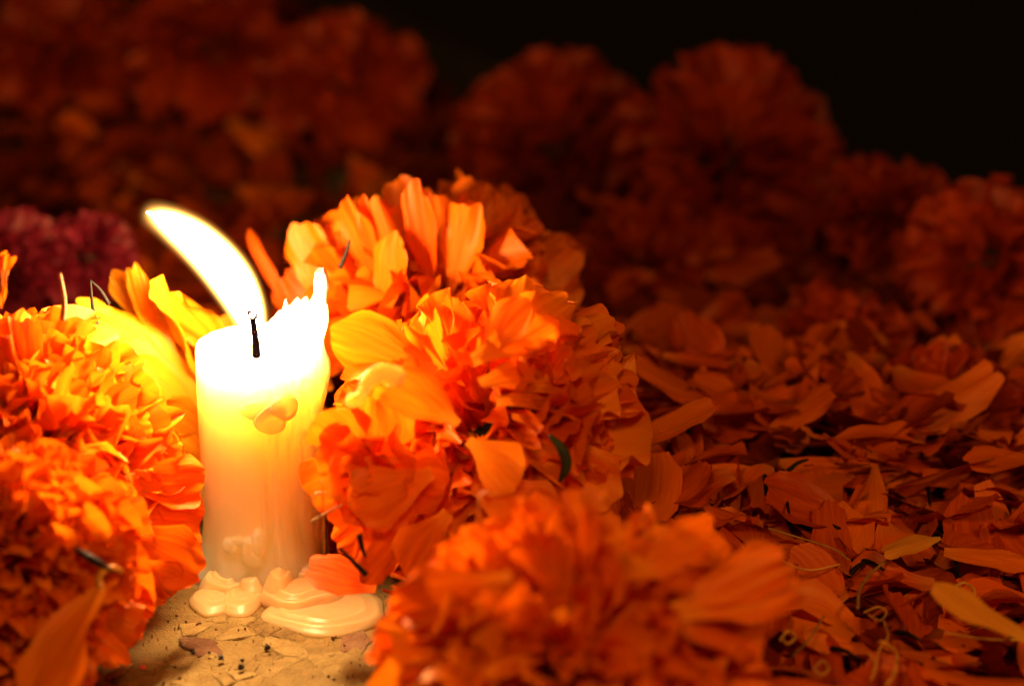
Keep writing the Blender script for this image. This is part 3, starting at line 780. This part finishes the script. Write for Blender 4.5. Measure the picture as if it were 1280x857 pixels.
# wax splash hardened on the layered flower
def wax_drop():
    root_p = W(462, 482, -.064)
    P = smooth_path([W(492, 470, -.058), W(474, 466, -.059), W(459, 477, -.060), W(452, 493, -.061), W(439, 503, -.061)], 26)
    bm = bmesh.new()
    for i, p in enumerate(P):
        t = i / 25; wd = .0006 + .0021 * (1 - t) ** 1.1 + .0010 * math.exp(-((t - .93) / .09) ** 2)
        bmesh.ops.create_icosphere(bm, subdivisions=2, radius=1, matrix=Matrix.Translation(p - root_p) @ Matrix.Diagonal((wd, .0006, wd, 1)))
    me = bpy.data.meshes.new('wax_drop'); bm.to_mesh(me); bm.free()
    o = link('wax_drop', me); o.location = root_p
    md = o.modifiers.new('r', 'REMESH'); md.mode = 'VOXEL'; md.voxel_size = .0003; s = o.modifiers.new('s', 'SMOOTH'); s.factor = .6; s.iterations = 6
    ev = bpy.data.meshes.new_from_object(o.evaluated_get(bpy.context.evaluated_depsgraph_get())); o.modifiers.clear(); o.data = ev
    ev.materials.clear(); ev.materials.append(M_SPLASH); ev.polygons.foreach_set('use_smooth', [True] * len(ev.polygons))
    tag(o, 'hardened splash of cream wax hanging on the layered marigold', 'wax drop')
wax_drop()

# ------------------------------------------------------------------ small dry bits
def stick(pts, rad, mat, lab, cat, grp=None, name='dry_stick', n=16, taper=True):
    P = smooth_path(pts, n)
    V, F = tube(P, [rad * (1 - .55 * (i / (n - 1)) if taper else 1) for i in range(n)], 6)
    o = link(name, mesh_from(name, [v - P[0] for v in V], F, mat)); o.location = P[0]
    return tag(o, lab, cat, grp)
stick([W(405, 692, -.05), W(406, 665, -.05), W(407, 643, -.05)], .0008, M_BLACK, 'upright black seed beside the candle foot', 'seed', name='black_seed')
stick([W(458, 718, -.062), W(440, 700, -.06), W(424, 684, -.058)], .0007, M_BLACK, 'slanting black seed lying on the broad petal by the puddle', 'seed', name='black_seed')
stick([W(449, 668, -.058), W(453, 685, -.058), W(457, 696, -.058)], .0007, M_BLACK, 'short black seed under the edge of the layered marigold', 'seed', name='black_seed')
stick([W(390, 652, -.054), W(410, 640, -.055), W(428, 630, -.056)], .00038, M_STRAW, 'brown straw crossing the candle edge', 'straw')
stick([W(405, 692, -.052), W(404, 640, -.052), W(403, 600, -.052)], .00035, M_TENDRIL, 'thin pale hair standing beside the candle', 'tendril', name='tendril')
stick([W(399, 640, -.053), W(390, 628, -.054), W(396, 616, -.054), W(412, 618, -.054), W(426, 626, -.053)], .00028, M_TENDRIL, 'pale curled tendril hooked beside the candle', 'tendril', name='tendril', n=24)
stick([W(600, 660, -.085), W(599, 640, -.085), W(600, 622, -.085), W(608, 613, -.085)], .0006, M_TENDRIL, 'yellow hooked tendril rising above the blurred marigold', 'tendril', name='tendril')
stick([W(122, 410, .0), W(116, 385, .0), W(113, 352, .0)], .0006, M_BLACK, 'thin black sepal beside the yellow petals', 'seed', name='black_seed')
stick([W(136, 380, .004), W(125, 362, .004), W(112, 350, .004)], .0006, M_BLACK, 'slanting dark sepal above the frilly marigold', 'seed', name='black_seed')
stick([W(78, 400, -.03), W(80, 375, -.03), W(75, 342, -.03)], .0008, M_STRAW, 'dry curled strand rising from the frilly marigold', 'straw')
stick([W(425, 335, .03), W(434, 312, .03), W(437, 300, .03)], .0006, M_BLACK, 'dark seed between upright petals of the tall marigold', 'seed', name='black_seed')
_bits = {}
def bit_label(what, px):
    (mx, my), nm = min(marks, key=lambda q: (q[0][0] - px[0]) ** 2 + (q[0][1] - px[1]) ** 2)
    d = ('above' if px[1] < my else 'below') if abs(px[1] - my) > abs(px[0] - mx) else ('on the candle side of' if px[0] < mx else 'on the far side of')
    t = '%s on the petals %s %s' % (what, d, nm); _bits[t] = _bits.get(t, 0) + 1
    return t
seeds = [((956, 595), (957, 618)), ((978, 605), (986, 640)), ((985, 588), (1010, 574)), ((1005, 645), (1018, 635)), ((748, 480), (762, 495)), ((1000, 660), (1040, 668)), ((1075, 700), (1105, 712)), ((985, 640), (1050, 660)),
         ((880, 600), (905, 590)), ((1060, 720), (1085, 700)), ((1040, 810), (1072, 822)), ((905, 665), (925, 640)), ((1160, 610), (1162, 630)), ((1190, 690), (1200, 720)), ((860, 540), (872, 515)), ((1120, 790), (1150, 800))]
for k, ((a, b), (c, d)) in enumerate(seeds):
    p = G(a, b, .03); q = G(c, d, .032)
    z = carpet_h(p.x, p.y) + .006; p = G(a, b, z); q = G(c, d, z + .002)
    stick([p, (p + q) / 2 + Vector((0, 0, .0006)), q], .0007, M_BLACK, bit_label('black needle-like seed', (a, b)), 'seed', 'seeds in the carpet', name='black_seed', n=8)
curls = [[(1072, 760), (1075, 735), (1090, 715), (1112, 698)], [(1080, 765), (1098, 758), (1108, 765), (1100, 775), (1086, 768)], [(1105, 775), (1110, 795), (1100, 810), (1092, 840)], [(975, 800), (985, 788), (994, 796), (984, 804), (976, 796)],
         [(990, 820), (1010, 800), (1030, 770)], [(1018, 835), (1028, 825), (1036, 835), (1026, 843), (1017, 834)], [(1100, 800), (1120, 815), (1118, 840), (1108, 856)], [(1180, 790), (1230, 798), (1280, 800)], [(960, 660), (1000, 672), (1040, 685), (1062, 700)],
         [(1190, 735), (1205, 728), (1218, 738), (1214, 752)], [(940, 690), (975, 700), (1010, 712), (1050, 705)], [(1085, 815), (1095, 832), (1088, 850)]]
for k, c in enumerate(curls):
    pts = []
    for (a, b) in c:
        p = G(a, b, .02); z = carpet_h(p.x, p.y) + .009; pts.append(G(a, b, z))
    stick(pts, .00024 if k % 3 else .00036, M_TENDRIL if k % 4 else M_STRAW, bit_label('thin %s tendril' % ('curled pale' if k % 4 else 'brownish'), c[0]), 'tendril', 'tendrils on the carpet', name='tendril', n=26, taper=False)

# burnt crumbs and a pink fleck on the stone
for k, (a, b, s) in enumerate([(241, 813, 1.0), (276, 821, 1.1), (301, 833, 1.1), (334, 808, 1.2), (303, 825, .7), (262, 815, .6)]):
    bm = bmesh.new(); bmesh.ops.create_icosphere(bm, subdivisions=2, radius=.00062 * s)
    for v in bm.verts: v.co *= 1 + .75 * noise.noise(v.co * 1900 + Vector((k * 3, 0, 0)))
    me = bpy.data.meshes.new('burnt_crumb'); bm.to_mesh(me); bm.free(); me.materials.append(M_CRUMB)
    o = link('burnt_crumb', me); o.location = G(a, b, .0014)
    tag(o, 'tiny black burnt crumb on the stone before the candle', 'crumb', 'crumbs before the candle')
bm = bmesh.new(); bmesh.ops.create_icosphere(bm, subdivisions=2, radius=.0008)
for v in bm.verts: v.co = Vector((v.co.x, v.co.y * .8, v.co.z * .5)) * (1 + .3 * noise.noise(v.co * 2000))
me = bpy.data.meshes.new('pink_fleck'); bm.to_mesh(me); bm.free(); me.materials.append(simple_mat('fleck', (.7, .08, .06)))
o = link('pink_fleck', me); o.location = G(179, 833, .0014); tag(o, 'small pink wax fleck on the stone near the frilly marigold', 'fleck')

# grit and ash on the slab
def grit():
    V, F = [], []
    rr = random.Random(77)
    for k in range(700):
        x, y = rr.uniform(-.085, .05), rr.uniform(-.10, -.016); q = abs(rr.gauss(0, .00022)) + .00008
        b = len(V); a = rr.uniform(0, 6.28)
        for i in range(3): V.append((x + q * math.cos(a + i * 2.09), y + q * math.sin(a + i * 2.09), -.0002))
        for i in range(3): V.append((x + .7 * q * math.cos(a + .5 + i * 2.09), y + .7 * q * math.sin(a + .5 + i * 2.09), .0004 + q * rr.uniform(.4, 1.2)))
        F += [(b, b + 1, b + 4, b + 3), (b + 1, b + 2, b + 5, b + 4), (b + 2, b, b + 3, b + 5), (b + 3, b + 4, b + 5)]
    o = link('grit', mesh_from('grit', V, F, M_STONE_DARK, False)); o['kind'] = 'stuff'; tag(o, 'fine brown grit lying on the slab before the candle', 'grit')
grit()

# look-alikes that ended up with one label: told apart by their order from the candle
_same = {}
for o in bpy.data.objects:
    if o.parent is None and o.name.split('.')[0] in ('loose_petal', 'black_seed', 'tendril') and 'label' in o: _same.setdefault(o['label'], []).append(o)
_ord = ('first', 'second', 'third', 'fourth', 'fifth', 'sixth')
for lab, obs in _same.items():
    if len(obs) < 2 or len(obs) > 6 or len(lab.split()) > 13: continue
    obs.sort(key=lambda o: o.matrix_basis.translation.xy.length)
    for w, o in zip(_ord, obs): o['label'] = lab + ', %s from candle' % w
